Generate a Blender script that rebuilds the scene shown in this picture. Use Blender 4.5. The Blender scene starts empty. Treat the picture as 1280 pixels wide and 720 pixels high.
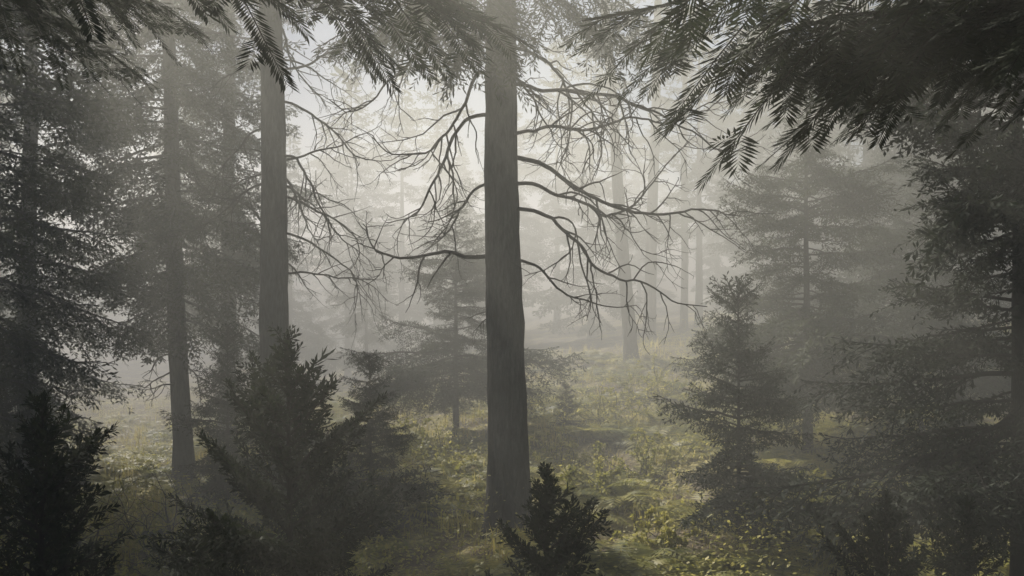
import bpy, math, numpy as np
from mathutils import Vector, Matrix, noise as mn
R=np.random.RandomState
scene=bpy.context.scene
FOG_D=0.032

# ---------------- terrain ----------------
def ground_h(x,y):
    x=np.asarray(x,float); y=np.asarray(y,float)
    t=np.clip(y-12,-12,20)
    h=t*(0.016+0.007*np.clip(x,-8,10))
    h=h-0.05*np.clip(-x-2,0,8)
    h=h+0.10*np.sin(x*0.9+1.3)*np.sin(y*0.7+0.4)+0.06*np.sin(x*2.1+y*1.3)+0.035*np.sin(3.9*x-2.7*y+1)
    h=h+0.5*np.clip((y-30)/40,0,2)*np.sin(x*0.13+0.9)
    return h

# ---------------- mesh helpers ----------------
class G:
    def __init__(s): s.V=[];s.F=[];s.M=[];s.n=0
    def add(s,V,F,m):
        if len(F)==0: return
        s.V.append(V); s.F.append(F+s.n)
        s.M.append(np.full(len(F),m,int) if np.isscalar(m) else m); s.n+=len(V)
    def done(s): return np.concatenate(s.V),np.concatenate(s.F),np.concatenate(s.M)
def to_mesh(name,VFM,mats,smooth_mat=(0,)):
    V,F,M=VFM
    me=bpy.data.meshes.new(name)
    me.vertices.add(len(V)); me.vertices.foreach_set("co",V.astype(np.float32).ravel())
    me.loops.add(F.size); me.loops.foreach_set("vertex_index",F.astype(np.int32).ravel())
    me.polygons.add(len(F)); me.polygons.foreach_set("loop_start",np.arange(0,F.size,4,dtype=np.int32))
    me.polygons.foreach_set("loop_total",np.full(len(F),4,np.int32))
    for m in mats: me.materials.append(m)
    me.polygons.foreach_set("material_index",M.astype(np.int32))
    me.polygons.foreach_set("use_smooth",np.isin(M,smooth_mat))
    me.update(calc_edges=True)
    return me
def new_obj(name,me,loc=(0,0,0),rot=0,scale=1,parent=None):
    o=bpy.data.objects.new(name,me); scene.collection.objects.link(o)
    o.location=loc; o.rotation_euler=(0,0,rot); o.scale=(scale,)*3 if np.isscalar(scale) else scale
    if parent: o.parent=parent
    return o
def norm(a): return a/(np.linalg.norm(a,axis=-1,keepdims=True)+1e-9)
def tube(pts,rad,k=5,jit=None):
    pts=np.asarray(pts,float); n=len(pts)
    T=norm(np.gradient(pts,axis=0))
    up=np.array([0,0,1.]) if abs(T[:,2]).mean()<0.8 else np.array([1.,0,0])
    S=norm(np.cross(T,up)); U=np.cross(S,T)
    a=np.arange(k)*2*np.pi/k
    r=np.asarray(rad,float)[:,None]*np.ones((1,k))
    if jit is not None: r=r*jit
    V=pts[:,None,:]+r[...,None]*(np.cos(a)[None,:,None]*S[:,None,:]+np.sin(a)[None,:,None]*U[:,None,:])
    i=np.arange(n-1)[:,None]; j=np.arange(k)[None,:]; j2=(j+1)%k
    F=np.stack([i*k+j,i*k+j2,(i+1)*k+j2,(i+1)*k+j],-1).reshape(-1,4)
    return V.reshape(-1,3),F
def needles(g,pts,dens,ln,w,rng,flat=0.6,ang=0.95,m=1,reg=1.0):
    pts=np.asarray(pts); seg=np.linalg.norm(np.diff(pts,axis=0),axis=1); L=seg.sum()
    n=max(4,int(L*dens)); cum=np.r_[0,np.cumsum(seg)]
    t=(np.arange(n)+rng.rand(n)*0.8*reg)/n*L*1.0
    P=np.stack([np.interp(t,cum,pts[:,i]) for i in range(3)],1)
    Tn=np.gradient(pts,axis=0); T=norm(np.stack([np.interp(t,cum,Tn[:,i]) for i in range(3)],1))
    up=np.array([0.05,0.03,1.]); S=norm(np.cross(T,up)); U=np.cross(S,T)
    phi=np.where(np.arange(n)%2==0,0,np.pi)+rng.randn(n)*flat
    a=ang*(1-.25*reg+0.5*reg*rng.rand(n))*(1-0.45*(t/L)**3)
    D=norm(np.cos(a)[:,None]*T+np.sin(a)[:,None]*(np.cos(phi)[:,None]*S+np.sin(phi)[:,None]*U))
    l=ln*(1-.3*reg+0.5*reg*rng.rand(n))*(1-0.3*(t/L)**2)
    W=norm(np.cross(D,U+0.5*reg*rng.randn(n,3)))*w*(0.8+0.4*rng.rand(n))[:,None]*0.5
    mid=P+D*(l*0.55)[:,None]
    V=np.stack([P,mid+W,P+D*l[:,None],mid-W],1).reshape(-1,3)
    F=np.arange(4*n).reshape(n,4)
    g.add(V,F,m)

def bough(L,rng,sp=0.09,ratio=0.42,nl=0.06,nw=0.011,dens=45,droop=0.25,up=0.1,hang=0.2,order2=True,flat=0.6,k=4,ang2=.85,ssp=.09,na=.95,reg=1.0):
    g=G(); s=np.linspace(0,1,9)
    yb=rng.randn()*0.06
    pts=np.stack([L*s,L*yb*np.sin(s*3),L*(-droop*s**1.6+up*s**3.2)],1)
    pts[1:]+=rng.randn(8,3)*L*0.008
    r0=0.006+0.009*L
    V,F=tube(pts,r0*(1-0.85*s),k); g.add(V,F,0)
    needles(g,pts[2:] if L>0.5 else pts[1:],dens,nl,nw,rng,flat,na,1,reg)
    x=0.12*L+0.03; side=1
    while x<L*0.97:
        t=x/L
        prof=np.interp(t,[0,0.25,0.6,1],[0.45,1.0,0.75,0.12])
        l=max(0.05,L*ratio*prof*(0.7+0.5*rng.rand()))
        p0=np.array([np.interp(t,s,pts[:,i]) for i in range(3)])
        a=(ang2+0.25*rng.randn()*0.6)
        d=np.array([math.cos(a),side*math.sin(a),-hang*(0.4+0.9*rng.rand())+0.05])
        q=np.linspace(0,1,4)[:,None]
        tp=p0+d*l*q+np.array([0.15*l,0,-hang*0.7*l])*q**2
        V,F=tube(tp,(0.003+0.006*l)*(1-0.8*q[:,0]),3); g.add(V,F,0)
        needles(g,tp,dens,nl,nw,rng,flat,na,1,reg)
        if order2 and l>0.22:
            for u in np.arange(0.3,0.9,ssp/l):
                for sd in (-1,1):
                    if rng.rand()<0.15: continue
                    l2=l*0.38*(1.1-u)+0.04
                    pp=np.array([np.interp(u,q[:,0],tp[:,i]) for i in range(3)])
                    dd=norm(d); sv=np.array([-dd[1],dd[0],0])
                    d2=dd*0.6+sd*sv*0.8+np.array([0,0,-hang*0.9*rng.rand()])
                    tq=pp+d2*l2*np.linspace(0,1,3)[:,None]
                    needles(g,tq,dens,nl,nw,rng,flat,na,1,reg)
        x+=sp*(0.35+0.4*rng.rand()); side=-side
    return g.done()
def place(g,tpl,loc,az,pitch,sc,roll=0):
    V,F,M=tpl
    Rm=np.array(Matrix.Rotation(az,3,'Z')@Matrix.Rotation(-pitch,3,'Y')@Matrix.Rotation(roll,3,'X'))
    g.add((V*sc)@Rm.T+np.asarray(loc),F,M)

def trunk(g,H,r0,r1,lean=(0,0),k=20,seed=0,flare=0.35,wob=0.02):
    rng=R(seed); n=max(14,int(H*4)); z=np.r_[-0.5,np.linspace(0,H,n)]
    t=np.clip(z/H,0,1)
    ph=rng.rand(3)*6
    x=lean[0]*t+wob*np.sin(z*0.9+ph[0]); y=lean[1]*t+wob*np.cos(z*0.7+ph[1])
    r=r0+(r1-r0)*t+r0*flare*np.exp(-np.clip(z,0,9)*3.0)
    a=np.arange(k)*2*np.pi/k
    jit=1+0.03*rng.randn(len(z),k)+0.06*np.sin(a*5+ph[2])[None,:]*np.exp(-np.clip(z,0,9)*1.5)[:,None]+0.02*np.sin(3*a[None,:]+z[:,None]*0.6)
    V,F=tube(np.stack([x,y,z],1),r,k,jit); g.add(V,F,0)
    def ax(zz): return np.array([np.interp(zz,z,x),np.interp(zz,z,y),zz]),np.interp(zz,z,r)
    return ax

def conifer(H,z0,Rad,seed,per_m=14,r0=0.05,pt=0.7,pb=-0.1,shape=0.85,lean=(0,0),nvar=3,top=0.35,miss=0.08,ragged=0.25,irr=.15,**kw):
    rng=R(seed); g=G()
    ax=trunk(g,H,r0,0.006,lean,k=10 if r0<0.12 else 16,seed=seed,wob=0.012)
    Ls=np.linspace(0.12,Rad*1.15,5)
    T=[[bough(L,rng,**kw) for _ in range(nvar)] for L in Ls]
    z=z0; az=rng.rand()*6
    needles(g,np.array([ax(H-top)[0],ax(H-top/2)[0],ax(H)[0]]),kw.get('dens',45)*1.2,kw.get('nl',.06),kw.get('nw',.011),rng,1.2,0.6)
    while z<H-0.05:
        t=(z-z0)/(H-z0)
        az+=2.4+rng.randn()*0.35
        z+=1.0/per_m*(0.5+rng.rand())*(1.0-0.35*t)
        if rng.rand()<miss: continue
        L=Rad*((1-t)**shape)*min(1,0.55+t*4)*(1-ragged+2*ragged*rng.rand())*(1+irr*math.sin(z*9/H*2+seed)+irr*math.sin(2*az+z*14/H))
        L=max(L,0.08)
        i=int(np.argmin(abs(Ls-L))); tpl=T[i][rng.randint(nvar)]
        p,_r=ax(min(z,H-0.02))
        pitch=pb+(pt-pb)*t**1.2+rng.randn()*0.14
        place(g,tpl,p,az,pitch,L/Ls[i],rng.randn()*0.2)
    return g.done()

def dead_branch(g,p,az,pitch,L,r,rng,level=0,curl=0.5):
    n=max(5,int(L/0.08)); st=L/n
    d=np.array([math.cos(az)*math.cos(pitch),math.sin(az)*math.cos(pitch),math.sin(pitch)])
    d0=d.copy()
    pts=[np.array(p,float)]; bend=rng.randn(3)*0.08
    kids=[]
    for i in range(n):
        t=i/n
        d=norm(d+rng.randn(3)*0.15+bend*0.45+np.array([0,0,(-0.09 if t<0.45 else 0.10*curl)])+(d0*.05 if level==0 else 0))
        if rng.rand()<0.2: bend=rng.randn(3)*0.14
        pts.append(pts[-1]+d*st)
        if level<3 and t>0.15 and rng.rand()<(0.6,0.42,0.25)[level]:
            kids.append((pts[-1].copy(),d.copy(),t))
    s=np.linspace(0,1,n+1)
    V,F=tube(np.array(pts),r*(1-0.82*s)+0.0014,5 if level==0 else 4); g.add(V,F,0)
    for (q,dd,t) in kids:
        side=norm(np.cross(dd,rng.randn(3)))
        e=norm(dd*0.75+side*0.75)
        l=min(L,2.4)*(0.25+0.35*rng.rand())*(1.05-t*0.6)
        dead_branch(g,q,math.atan2(e[1],e[0]),math.asin(np.clip(e[2],-1,1)),l,r*(1-0.75*t)*0.6,rng,level+1,curl)

# ---------------- materials ----------------
def mat(name): 
    m=bpy.data.materials.new(name); m.use_nodes=True; nt=m.node_tree
    return m,nt,nt.nodes["Principled BSDF"]
def ramp(nt,cols,pos=None):
    r=nt.nodes.new("ShaderNodeValToRGB"); cr=r.color_ramp
    while len(cr.elements)<len(cols): cr.elements.new(0.5)
    for i,c in enumerate(cols):
        cr.elements[i].position=pos[i] if pos else i/(len(cols)-1); cr.elements[i].color=(*c,1)
    return r
def bark_mat(name,c1,c2,c3,sc=1.0):
    m,nt,b=mat(name); L=nt.links
    tc=nt.nodes.new("ShaderNodeTexCoord"); mp=nt.nodes.new("ShaderNodeMapping"); mp.inputs["Scale"].default_value=(14*sc,14*sc,2.6*sc)
    L.new(tc.outputs["Object"],mp.inputs[0])
    n1=nt.nodes.new("ShaderNodeTexNoise"); n1.inputs["Scale"].default_value=2.2; n1.inputs["Detail"].default_value=6; n1.inputs["Roughness"].default_value=.7
    L.new(mp.outputs[0],n1.inputs[0])
    n2=nt.nodes.new("ShaderNodeTexNoise"); n2.inputs["Scale"].default_value=1.6; n2.inputs["Detail"].default_value=5; L.new(tc.outputs["Object"],n2.inputs[0])
    r=ramp(nt,[c1,c2,c3],[0.3,0.5,0.72]); L.new(n1.outputs[0],r.inputs[0])
    mm=nt.nodes.new("ShaderNodeMixRGB"); mm.blend_type='MULTIPLY'; mm.inputs[0].default_value=.8
    r2=ramp(nt,[(.45,.45,.45),(1.25,1.25,1.2)],[.35,.65]); L.new(n2.outputs[0],r2.inputs[0]); L.new(r.outputs[0],mm.inputs[1]); L.new(r2.outputs[0],mm.inputs[2])
    L.new(mm.outputs[0],b.inputs["Base Color"]); b.inputs["Roughness"].default_value=.95; b.inputs["Specular IOR Level"].default_value=.15
    bp=nt.nodes.new("ShaderNodeBump"); bp.inputs["Strength"].default_value=.9; bp.inputs["Distance"].default_value=.05; L.new(n1.outputs[0],bp.inputs["Height"]); L.new(bp.outputs[0],b.inputs["Normal"])
    return m
def leaf_mat(name,cols,sc=1.5,trans=.25,rough=.7,spec=.15):
    m,nt,b=mat(name); L=nt.links
    geo=nt.nodes.new("ShaderNodeNewGeometry"); tc=nt.nodes.new("ShaderNodeTexCoord")
    n=nt.nodes.new("ShaderNodeTexNoise"); n.inputs["Scale"].default_value=sc; n.inputs["Detail"].default_value=3; L.new(tc.outputs["Object"],n.inputs[0])
    oi=nt.nodes.new("ShaderNodeObjectInfo")
    a=nt.nodes.new("ShaderNodeMath"); a.operation='MULTIPLY_ADD'; L.new(geo.outputs["Random Per Island"],a.inputs[0]); a.inputs[1].default_value=.35; L.new(n.outputs[0],a.inputs[2])
    a2=nt.nodes.new("ShaderNodeMath"); a2.operation='MULTIPLY_ADD'; L.new(oi.outputs["Random"],a2.inputs[0]); a2.inputs[1].default_value=.2; L.new(a.outputs[0],a2.inputs[2])
    r=ramp(nt,cols,[0.45+0.5*i/(len(cols)-1) for i in range(len(cols))]); L.new(a2.outputs[0],r.inputs[0])
    L.new(r.outputs[0],b.inputs["Base Color"]); b.inputs["Roughness"].default_value=rough; b.inputs["Specular IOR Level"].default_value=spec
    t=nt.nodes.new("ShaderNodeBsdfTranslucent"); L.new(r.outputs[0],t.inputs[0])
    ms=nt.nodes.new("ShaderNodeMixShader"); ms.inputs[0].default_value=trans
    L.new(b.outputs[0],ms.inputs[1]); L.new(t.outputs[0],ms.inputs[2]); L.new(ms.outputs[0],nt.nodes["Material Output"].inputs[0])
    return m
BARK=bark_mat("bark",(.04,.037,.036),(.1,.094,.09),(.18,.172,.163))
DEAD=bark_mat("dead_bark",(.025,.022,.019),(.055,.048,.042),(.1,.09,.08),2)
TWIG=bark_mat("twig_bark",(.02,.016,.013),(.042,.035,.03),(.08,.07,.06),3)
NEED=leaf_mat("needles",[(.016,.025,.010),(.034,.046,.018),(.066,.078,.03)])
FIRN=leaf_mat("fir_needles",[(.010,.016,.009),(.02,.029,.015),(.042,.052,.026)],3)
GRASS=leaf_mat("grass_blades",[(.2,.18,.035),(.44,.39,.1),(.6,.5,.17)],.7,.5,.6,.2)
LEAF=leaf_mat("herb_leaves",[(.12,.14,.03),(.34,.33,.07),(.6,.54,.15)],.9,.5,.5,.25)
FERN=leaf_mat("fern_fronds",[(.11,.13,.028),(.3,.29,.06),(.52,.46,.13)],.9,.5,.5,.25)
LITTER=leaf_mat("dead_leaves",[(.06,.04,.025),(.12,.085,.05),(.2,.16,.11)],2,.1,.8,.1)

def ground_mat():
    m,nt,b=mat("forest_floor"); L=nt.links
    tc=nt.nodes.new("ShaderNodeTexCoord")
    n=nt.nodes.new("ShaderNodeTexNoise"); n.inputs["Scale"].default_value=.9; n.inputs["Detail"].default_value=8; n.inputs["Roughness"].default_value=.7; L.new(tc.outputs["Object"],n.inputs[0])
    n2=nt.nodes.new("ShaderNodeTexNoise"); n2.inputs["Scale"].default_value=14; n2.inputs["Detail"].default_value=6; L.new(tc.outputs["Object"],n2.inputs[0])
    r=ramp(nt,[(.07,.05,.03),(.14,.11,.06),(.26,.23,.08),(.4,.36,.15)],[.35,.47,.55,.7]); L.new(n.outputs[0],r.inputs[0])
    r2=ramp(nt,[(.5,.5,.5),(1.4,1.35,1.2)],[.35,.65]); L.new(n2.outputs[0],r2.inputs[0])
    mm=nt.nodes.new("ShaderNodeMixRGB"); mm.blend_type='MULTIPLY'; mm.inputs[0].default_value=1; L.new(r.outputs[0],mm.inputs[1]); L.new(r2.outputs[0],mm.inputs[2])
    L.new(mm.outputs[0],b.inputs["Base Color"]); b.inputs["Roughness"].default_value=.95
    bp=nt.nodes.new("ShaderNodeBump"); bp.inputs["Strength"].default_value=1; bp.inputs["Distance"].default_value=.08; L.new(n2.outputs[0],bp.inputs["Height"]); L.new(bp.outputs[0],b.inputs["Normal"])
    return m

# ---------------- ground ----------------
def axis(lo,hi,f0,f1,step):
    a=np.arange(f0,f1,step); l=f0-np.geomspace(step,f0-lo,22)[::-1]; h=f1+np.geomspace(step,hi-f1,22)
    return np.r_[l,a,h]
xs=axis(-500,500,-16,18,.16); ys=axis(-200,800,-2,40,.16)
X,Y=np.meshgrid(xs,ys,indexing='xy'); Z=ground_h(X,Y)
rg=R(5); Z=Z+0.015*rg.randn(*Z.shape)
nx,ny=len(xs),len(ys); i=np.arange(ny-1)[:,None]; j=np.arange(nx-1)[None,:]
F=np.stack([i*nx+j,i*nx+j+1,(i+1)*nx+j+1,(i+1)*nx+j],-1).reshape(-1,4)
new_obj("forest_ground",to_mesh("forest_ground",(np.stack([X,Y,Z],-1).reshape(-1,3),F,np.zeros(len(F),int)),[ground_mat()]))

def at(x,y,dz=-0.03): return (x,y,float(ground_h(x,y))+dz)

# ---------------- tall trees ----------------
def tall_tree(name,x,y,H,r0,r1,lean,zc,Rc,seed,nb=90,dead=(),zdead=(2,6),ndead=0,dl=(0.8,2.0),k=20,low=(),shp=.7,**kw):
    rng=R(seed); g=G(); gd=G()
    ax=trunk(g,H,r0,r1,lean,k=k,seed=seed)
    for (zz,az,pi,L,rr) in dead:
        p,r=ax(zz); dead_branch(gd,p+np.array([math.cos(az),math.sin(az),0])*r*.7,az,pi,L,rr,rng)
    for q in range(ndead):
        zz=zdead[0]+(zdead[1]-zdead[0])*rng.rand(); az=rng.rand()*2*np.pi
        p,r=ax(zz); L=dl[0]+(dl[1]-dl[0])*rng.rand()
        dead_branch(gd,p+np.array([math.cos(az),math.sin(az),0])*r*.7,az,rng.randn()*.25,L,.006+.008*L,rng)
    if gd.n:
        V,F,M=gd.done(); g.add(V,F,2)
    P=dict(sp=.13,ratio=.34,nl=.1,nw=.022,dens=22,droop=.3,up=.12,hang=.6,order2=True,flat=.7,ssp=.12); P.update(kw)
    Ls=np.linspace(.6,Rc*1.1,3); T=[[bough(L,rng,**P) for _ in range(2)] for L in Ls]
    az=rng.rand()*6
    for q in range(nb):
        t=(q+rng.rand()*.5)/nb; zz=zc+(H-zc)*t; az+=2.4+rng.randn()*.3
        L=Rc*(1-t)**shp*(.6+.5*rng.rand())*min(1,.7+2*t); L=max(.3,L)
        ii=int(np.argmin(abs(Ls-L))); p,r=ax(min(zz,H-.05))
        place(g,T[ii][rng.randint(2)],p,az,-.15+.6*t+rng.randn()*.12,L/Ls[ii],rng.randn()*.15)
    for (zz,az,pi,L) in low:
        ii=int(np.argmin(abs(Ls-L))); p,r=ax(zz)
        place(g,T[ii][rng.randint(2)],p,az,pi,L/Ls[ii],0)
    return new_obj(name,to_mesh(name,g.done(),[BARK,NEED,DEAD],(0,2)),at(x,y))

PI=math.pi
tall_tree("spruce_tree",-.04,12,14,.25,.08,(-.22,.1),7.0,2.4,11,nb=22,
  dead=[(5.35,-.3,.1,3.0,.024),(4.5,-.1,.05,3.1,.028),(4.2,.35,.0,2.7,.024),(4.75,-.5,.2,2.7,.022),(3.9,-.2,.1,2.7,.024),(3.3,.1,.0,1.7,.018),
        (5.0,3.3,.1,2.4,.024),(5.5,2.9,.15,2.2,.024),(3.35,3.25,-.3,2.1,.026),(4.2,2.8,.1,1.6,.018),(5.9,3.5,.0,2.4,.022),(5.8,.2,.05,2.8,.022)],
  ndead=5,zdead=(2.8,6.4),dl=(.6,1.4),low=[(6.7,-1.45,-.45,2.5),(6.9,-2.2,-.4,2.6),(6.7,-.9,-.35,2.6),(7.0,2.9,-.25,2.6),(6.9,.2,-.25,2.6),(6.8,3.4,-.3,2.4),(6.6,-1.9,-.6,2.0)],dens=34,nw=.018,nl=.11)
tall_tree("spruce_tree",-3.43,15,14,.235,.09,(-.24,.1),7.6,2.6,23,nb=30,
  dead=[(5.8,0,.1,2.2,.02),(5.0,-.3,0,2.4,.02),(4.4,.2,0,2.0,.02),(3.9,-.1,-.1,2.2,.018),(3.3,.3,0,1.8,.016),(5.4,3.2,0,1.8,.018),(4.6,3.0,.1,1.6,.018)],
  ndead=14,zdead=(2.4,7),dl=(.7,2.0))
tall_tree("spruce_tree",-5.45,17,14,.17,.05,(-.5,0),2.8,2.6,31,nb=165,ndead=8,zdead=(1.5,3.5),dl=(.5,1.2),k=14,nw=.029,shp=.4)
tall_tree("spruce_tree",-6.5,12.2,13,.2,.04,(.1,0),1.6,2.6,37,nb=140,k=14,ndead=4,zdead=(.8,2),dl=(.5,1),shp=.4,nw=.026)
tall_tree("spruce_tree",-9.0,19,14,.2,.04,(.1,0),1.5,2.8,41,nb=100,k=14,shp=.4,dens=18,nw=.03)
tall_tree("spruce_tree",-6.4,23,15,.2,.04,(.1,0),3.5,2.6,59,nb=80,k=14,shp=.45,dens=16,nw=.035,nl=.13)
tall_tree("spruce_tree",3.5,30,15,.21,.08,(-1.1,0),9,2.2,43,nb=16,ndead=9,zdead=(3,9),k=12,dens=16,nl=.13,nw=.03)
tall_tree("spruce_tree",4.8,36,17,.23,.08,(.5,0),10,2.4,47,nb=24,ndead=7,zdead=(3,9),k=12,dens=16,nl=.13,nw=.03)
tall_tree("spruce_tree",6.9,41,17,.16,.06,(0,0),10,2.4,53,nb=26,ndead=6,zdead=(3,9),k=10,dens=16,nl=.13,nw=.03)

def overhang(name,x,y,seed,lst,H=9,r0=.16,crown=18,droop=.16):
    rng=R(seed); g=G(); ax=trunk(g,H,r0,.03,(0,0),seed=seed)
    P=dict(sp=.22,ratio=.36,nl=.1,nw=.0115,dens=150,droop=droop,up=.0,hang=.5,order2=True,flat=.12,k=6,ang2=.8,ssp=.2,na=1.05,reg=.25)
    T=[bough(2.6,rng,**P) for _ in range(3)]
    for (zz,az,pi,L) in lst:
        p,_=ax(zz); place(g,T[rng.randint(3)],p,az,pi,L/2.6,rng.randn()*.2)
    for q in range(crown):
        t=q/crown; zz=6.2+(H-6.2)*t; p,_=ax(zz); place(g,T[rng.randint(3)],p,q*2.4,.1+.5*t,(2.0*(1-t)+.4)/2.6)
    return new_obj(name,to_mesh(name,g.done(),[TWIG,FIRN]),at(x,y))
overhang("spruce_tree",4.0,5.6,61,[(4.95,PI+.1,-.03,2.9),(5.15,PI-.2,-.04,2.9),(5.1,PI+.5,.05,2.1),(5.1,PI+.25,.0,3.6),(4.7,PI-.55,.05,1.7),(5.3,PI-.05,-.02,3.6),(4.9,PI-.1,-.05,2.3),(5.0,PI+.18,-.1,2.7)],H=8,crown=12)
overhang("spruce_tree",-3.9,5.9,67,[(5.75,.05,.0,3.7),(5.85,-.12,.02,3.3),(5.4,.6,.0,2.2),(5.85,.22,-.0,4.1),(5.3,-.4,0,2.0),(5.2,.3,.02,1.8),(5.2,1.0,0,2.2)],H=8,crown=5,droop=.3)

# ---------------- mid spruces ----------------
midP=dict(sp=.1,ratio=.42,nl=.085,nw=.021,dens=38,droop=.24,up=.18,hang=.4,flat=.8,ssp=.1)
M1=to_mesh("spruce_mid",conifer(6.2,1.0,1.65,71,per_m=24,r0=.08,pt=.6,pb=-.1,shape=.72,ragged=.5,irr=.28,miss=.12,**midP),[TWIG,NEED])
new_obj("young_spruce_tree",M1,at(4.75,16.5))
M2=to_mesh("spruce_tall",conifer(8.8,1.2,1.4,73,per_m=27,r0=.09,pt=.6,pb=-.15,shape=.4,ragged=.5,irr=.3,miss=.1,**midP),[TWIG,FIRN])
new_obj("young_spruce_tree",M2,at(4.7,9.5),.6,.92)
M3=to_mesh("spruce_small",conifer(3.3,.3,.85,79,per_m=44,r0=.035,pt=.7,pb=-.1,sp=.08,ratio=.42,nl=.07,nw=.018,dens=48,droop=.15,up=.15,hang=.3,shape=.55,ragged=.55,irr=.3,miss=.12,flat=.9),[TWIG,FIRN])
new_obj("young_spruce_tree",M3,at(2.6,11.8),2.5,(.9,.9,.95))
new_obj("young_spruce_tree",M1,at(-1.1,20),2,(.8,.8,.78))
new_obj("young_spruce_tree",M1,at(8.6,23),1,1.1)
new_obj("young_spruce_tree",M3,at(-1.75,12.6),2,.68)
new_obj("young_spruce_tree",M3,at(-3.9,14.0),3,.8)
new_obj("young_spruce_tree",M3,at(-2.9,13.6),3,.6)
new_obj("young_spruce_tree",M3,at(-6.9,14),1,.8)
new_obj("young_spruce_tree",M3,at(1.0,19),1,.3)
new_obj("young_spruce_tree",M3,at(6.1,14),2,.6)
new_obj("young_spruce_tree",M1,at(7.0,17.5),4,.8)

# ---------------- foreground firs ----------------
firP=dict(sp=.12,ratio=.4,nl=.06,nw=.0155,dens=160,droop=.02,up=.12,hang=.02,flat=.9,ang2=.75,ssp=.12,reg=.6)
F1=to_mesh("fir_a",conifer(2.72,.3,1.3,83,per_m=26,r0=.035,pt=.95,pb=.2,shape=.85,miss=.05,ragged=.35,irr=.2,top=.3,**firP),[TWIG,FIRN])
F2=to_mesh("fir_b",conifer(1.95,.15,.76,89,per_m=32,r0=.025,pt=.95,pb=.3,shape=.7,miss=.05,ragged=.35,irr=.2,top=.25,**firP),[TWIG,FIRN])
new_obj("fir_sapling",F1,at(-1.5,6.9),.5)
new_obj("fir_sapling",F2,at(.23,7.0),1)
new_obj("fir_sapling",F2,at(-2.95,6.4),2,1.15)
new_obj("fir_sapling",F2,at(2.55,7.0),3,.88)
new_obj("fir_sapling",F2,at(3.3,7.4),4,.85)

# ---------------- light direction ----------------
el=math.radians(42); azs=math.radians(-28)
S=Vector((math.sin(azs)*math.cos(el),math.cos(azs)*math.cos(el),math.sin(el)))

# ---------------- distant forest ----------------
df=bpy.data.objects.new("distant_forest",None); scene.collection.objects.link(df)
lowP=dict(sp=.17,ratio=.36,nl=.17,nw=.05,dens=15,droop=.25,up=.12,hang=.5,order2=True,ssp=.16)
D=[to_mesh("conifer_far",conifer(13,z0,2.4,s,per_m=7,r0=.16,pt=.5,pb=-.15,nvar=2,ragged=.45,irr=.25,miss=.15,shape=.7,**lowP),[BARK,NEED]) for s,z0 in ((101,2.0),(103,4.0),(107,.6))]
rng=R(9); pts=[]; tries=0
while len(pts)<115 and tries<6000:
    tries+=1
    y=24+55*rng.rand()**1.2; x=(rng.rand()*2-1)*(8+y*.6)
    if y<33 and -5<x<7: continue
    sc=.7+.5*rng.rand()
    u=(x-2)*math.sin(azs)+(y-17)*math.cos(azs); v=abs((x-2)*math.cos(azs)-(y-17)*math.sin(azs))
    if 0<u<28 and v<9:
        if rng.rand()<.5: continue
        sc*=.34+.017*u
    if any((x-a)**2+(y-b)**2<(2.4)**2 for a,b in pts): continue
    pts.append((x,y)); o=new_obj("conifer",D[rng.randint(3)],at(x,y),rng.rand()*6,sc,df)

# ---------------- undergrowth ----------------
def scatter(n,rng,y0=4.5,y1=36,pw=1.5):
    y=y0+(y1-y0)*rng.rand(n)**pw; x=(rng.rand(n)*2-1)*(2+y*.56); return x,y
def clump(x,y,th,seed):
    v=np.array([mn.noise(Vector((a*.55+seed,b*.55,seed))) for a,b in zip(x,y)]); return v>th
rng=R(15)
def blades(n,hmin,hmax,w,th,seed,per,lean=.45,spread=.08):
    x,y=scatter(n,rng); k=clump(x,y,th,seed); x=x[k];y=y[k]
    hh=(hmin+(hmax-hmin)*rng.rand(len(x)))
    x=np.repeat(x,per)+rng.randn(len(x)*per)*spread; y=np.repeat(y,per)+rng.randn(len(y)*per)*spread; hh=np.repeat(hh,per)*(.5+.7*rng.rand(len(x)))
    z=ground_h(x,y)-.02; m=len(x); a=rng.rand(m)*2*np.pi; ln=hh*lean*(.3+rng.rand(m))
    B=np.stack([x,y,z],1); W=np.stack([-np.sin(a),np.cos(a),0*a],1)*(w*(.6+.8*rng.rand(m)))[:,None]*(1+y/30)[:,None]
    Dh=np.stack([np.cos(a),np.sin(a),0*a],1)
    up=np.array([0,0,1.])
    M_=B+Dh*(ln*.35)[:,None]+up*(hh*.6)[:,None]; T_=B+Dh*ln[:,None]+up*(hh*(.95-.25*rng.rand(m)))[:,None]
    V=np.stack([B-W,B+W,M_+W*.7,M_-W*.7,T_+W*.1,T_-W*.1],1).reshape(-1,3)
    i=np.arange(m)[:,None]*6; F=np.concatenate([i+np.array([0,1,2,3]),i+np.array([3,2,4,5])],0)
    return V,F
def leaves(n,size,hmax,th,seed,per,sp=.13,tilt=.45):
    x,y=scatter(n,rng); k=clump(x,y,th,seed); x=x[k];y=y[k]
    H=np.repeat(hmax*(.4+.6*rng.rand(len(x))),per)
    x=np.repeat(x,per)+rng.randn(len(x)*per)*sp; y=np.repeat(y,per)+rng.randn(len(y)*per)*sp
    m=len(x); z=ground_h(x,y)+H*rng.rand(m)**.7
    a=rng.rand(m)*2*np.pi; tl=rng.randn(m)*tilt
    d=np.stack([np.cos(a)*np.cos(tl),np.sin(a)*np.cos(tl),np.sin(tl)],1); s=np.stack([-np.sin(a),np.cos(a),rng.randn(m)*.3],1)
    l=(size*(.5+rng.rand(m)))[:,None]; P=np.stack([x,y,z],1)
    V=np.stack([P,P+d*l*.5+s*l*.28,P+d*l,P+d*l*.5-s*l*.28],1).reshape(-1,3)
    return V,np.arange(4*m).reshape(m,4)
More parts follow.
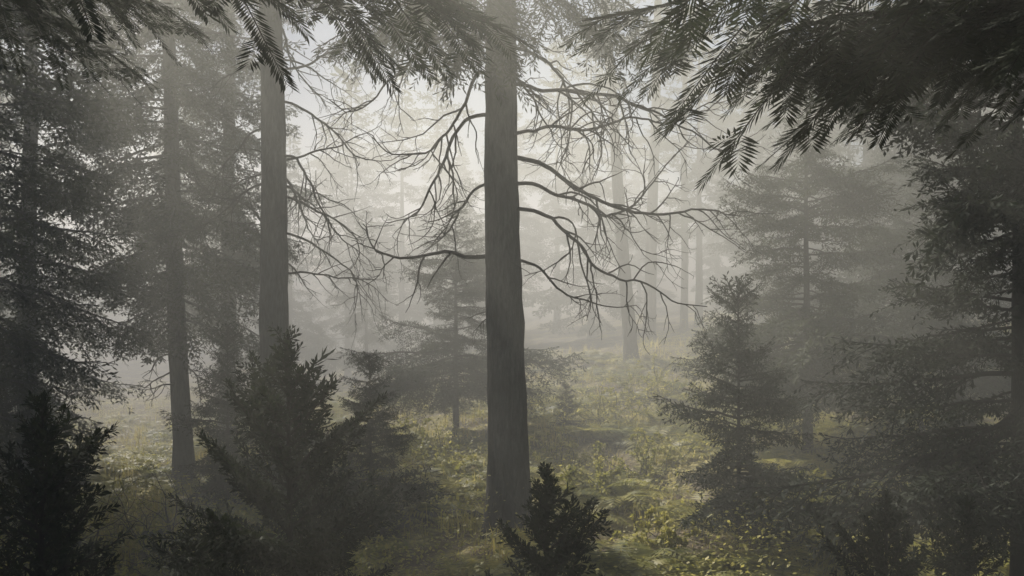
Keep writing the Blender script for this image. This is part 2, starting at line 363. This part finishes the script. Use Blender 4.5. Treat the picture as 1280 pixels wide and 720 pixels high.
g=G(); g.add(*blades(7000,.12,.45,.005,0.05,3.1,9),0); g.add(*blades(5000,.05,.16,.004,-.5,7.7,7),0)
new_obj("grass",to_mesh("grass",g.done(),[GRASS]))
g=G(); g.add(*leaves(8000,.045,.32,.0,11.3,20),0); g.add(*leaves(5000,.03,.08,-.4,2.3,14,.13,.25),0); g.add(*leaves(900,.05,.8,.0,5.3,190,.26),0)
new_obj("low_plants",to_mesh("low_plants",g.done(),[LEAF]))
g=G(); g.add(*leaves(4000,.035,.02,-1,5,5,.3),0)
new_obj("leaf_litter",to_mesh("leaf_litter",g.done(),[LITTER]))
def fern_tpl(rng):
    g=G()
    for q in range(9):
        az=q*2*PI/9+rng.randn()*.25; L=.55*(.75+.4*rng.rand()); s=np.linspace(0,1,7)
        el_=.95+rng.randn()*.15
        rr=L*(math.cos(el_)*s+.35*s**2); zz=L*(math.sin(el_)*s-.6*s**2.3)
        c=np.stack([rr*math.cos(az),rr*math.sin(az),zz],1)
        T=norm(np.gradient(c,axis=0)); side=np.array([-math.sin(az),math.cos(az),0])
        u=np.linspace(.15,.98,14); pr=np.sin(np.pi*np.clip(u,0,1)**.7)*.16*L/.55+.015
        P=np.stack([np.interp(u,s,c[:,i]) for i in range(3)],1); TT=np.stack([np.interp(u,s,T[:,i]) for i in range(3)],1)
        for sd in(-1,1):
            D_=(side*sd+TT*.35-np.array([0,0,.2]))*pr[:,None]; W=TT*.018
            V=np.stack([P-W,P+D_*.5-W*.9,P+D_,P+D_*.5+W*.9],1); V=V.reshape(-1,3); g.add(V,np.arange(56).reshape(14,4),0)
        V,F=tube(c,.004*(1-.8*s),3); g.add(V,F,0)
    return g.done()
FT=[fern_tpl(rng) for _ in range(4)]
g=G(); x,y=scatter(2400,rng,6,32,1.1); k=clump(x,y,-.02,21.0)
for a,b in zip(x[k],y[k]): place(g,FT[rng.randint(4)],at(a,b,0),rng.rand()*6.28,rng.randn()*.1,.6+.9*rng.rand())
new_obj("ferns",to_mesh("ferns",g.done(),[FERN],()))

def shrub(name,x,y,s,seed,n=16,nleaf=500,lf=.035):
    rng=R(seed); g=G()
    for q in range(n):
        dead_branch(g,(rng.randn()*.08,rng.randn()*.08,0),rng.rand()*6.28,.7+.6*rng.rand(),s*(.6+.6*rng.rand()),.006+.003*s,rng,1,.2)
    V,F,M=g.done()
    tips=V[rng.choice(len(V),nleaf)]; h=R(seed+1)
    d=norm(h.randn(nleaf,3)); s2=norm(np.cross(d,h.randn(nleaf,3))); l=lf
    LV=np.stack([tips,tips+d*l*.5+s2*l*.3,tips+d*l,tips+d*l*.5-s2*l*.3],1).reshape(-1,3)
    g.add(LV,np.arange(4*nleaf).reshape(nleaf,4),1)
    return new_obj(name,to_mesh(name,g.done(),[BARK,LEAF]),at(x,y))
for q,(x,y,s) in enumerate([(-4.6,10.5,1.3),(-3.9,11.5,1.2),(-5.6,11,1.4),(-3.2,10,1.0),(-2.3,15,1.0)]):
    shrub("shrub",x,y,s,200+q)
for q,(x,y,s) in enumerate([(1.1,13.6,.8),(2.0,15.5,1.0),(3.6,13,.9),(.9,16.5,.9),(3.4,19,1.1),(6,15,1.1),(1.6,11.2,.6),(-1.4,17,.9),(1.9,20,1.1),(2.9,22,1.2),(5.3,21,1.2)]):
    shrub("shrub",x,y,s,220+q,12,2200,.05)

def log(name,p,q,r,seed):
    rng=R(seed); n=18; s=np.linspace(0,1,n)[:,None]; p=np.array(p,float); q=np.array(q,float)
    pts=p+(q-p)*s; pts[:,2]=ground_h(pts[:,0],pts[:,1])*.5+.5*np.linspace(pts[0,2],pts[-1,2],n)+r*.7+.01*rng.randn(n); pts[:,0]+=.02*np.sin(s[:,0]*5)
    jit=1+.04*rng.randn(n,12); rad=r*(1-.35*s[:,0]); rad[0]*=.55; rad[-1]*=.3; pts[0]=pts[1]+(pts[0]-pts[1])*.1
    g=G(); g.add(*tube(pts,rad,12,jit),0)
    for c in range(4):
        t=.2+.18*c; i=int(t*n); dead_branch(g,pts[i],rng.rand()*6,.6,.35,.012,rng,1)
    new_obj(name,to_mesh(name,g.done(),[BARK]))
log("fallen_log",(-2.1,12.1,.15),(-.35,12.8,.2),.085,1)
log("fallen_log",(-4.6,12.5,0),(-2.6,11.8,0),.06,2)
log("fallen_log",(.6,10.4,0),(2.2,11.2,0),.045,3)

# ---------------- fog bank lying over the slope ----------------
m=bpy.data.materials.new("mist"); m.use_nodes=True; nt=m.node_tree; nt.nodes.clear()
out=nt.nodes.new("ShaderNodeOutputMaterial"); vs=nt.nodes.new("ShaderNodeVolumeScatter")
vs.inputs["Color"].default_value=(.9,.9,.81,1); vs.inputs["Density"].default_value=FOG_D; vs.inputs["Anisotropy"].default_value=.48
nt.links.new(vs.outputs[0],out.inputs["Volume"])
bx=np.array([[x,y,z] for z in (-4,9) for x,y in ((-70,3.0),(70,3.0),(70,75),(-70,75))],float)
bf=np.array([[0,3,2,1],[4,5,6,7],[0,1,5,4],[1,2,6,5],[2,3,7,6],[3,0,4,7]])
new_obj("fog",to_mesh("fog",(bx,bf,np.zeros(6,int)),[m],()))

# ---------------- light ----------------
sd=bpy.data.lights.new("sun","SUN"); sd.energy=7.5; sd.angle=math.radians(.6); sd.color=(1,.94,.82)
so=bpy.data.objects.new("sun",sd); scene.collection.objects.link(so); so.rotation_euler=(-S).to_track_quat('-Z','Y').to_euler()
w=bpy.data.worlds.new("World"); scene.world=w; w.use_nodes=True; nt=w.node_tree
sk=nt.nodes.new("ShaderNodeTexSky"); sk.sky_type='NISHITA'; sk.sun_disc=False; sk.sun_elevation=el; sk.sun_rotation=azs; sk.dust_density=2
bg=nt.nodes["Background"]; bg.inputs[1].default_value=.065; nt.links.new(sk.outputs[0],bg.inputs[0])

cam=bpy.data.cameras.new("camera"); cam.lens=36; cam.sensor_width=36; cam.clip_end=2000; cam.clip_start=.05
co=bpy.data.objects.new("camera",cam); scene.collection.objects.link(co); co.location=(0,0,3); co.rotation_euler=(math.radians(90),0,0)
scene.camera=co
scene.view_settings.view_transform='Standard'; scene.view_settings.look='None'; scene.view_settings.exposure=0
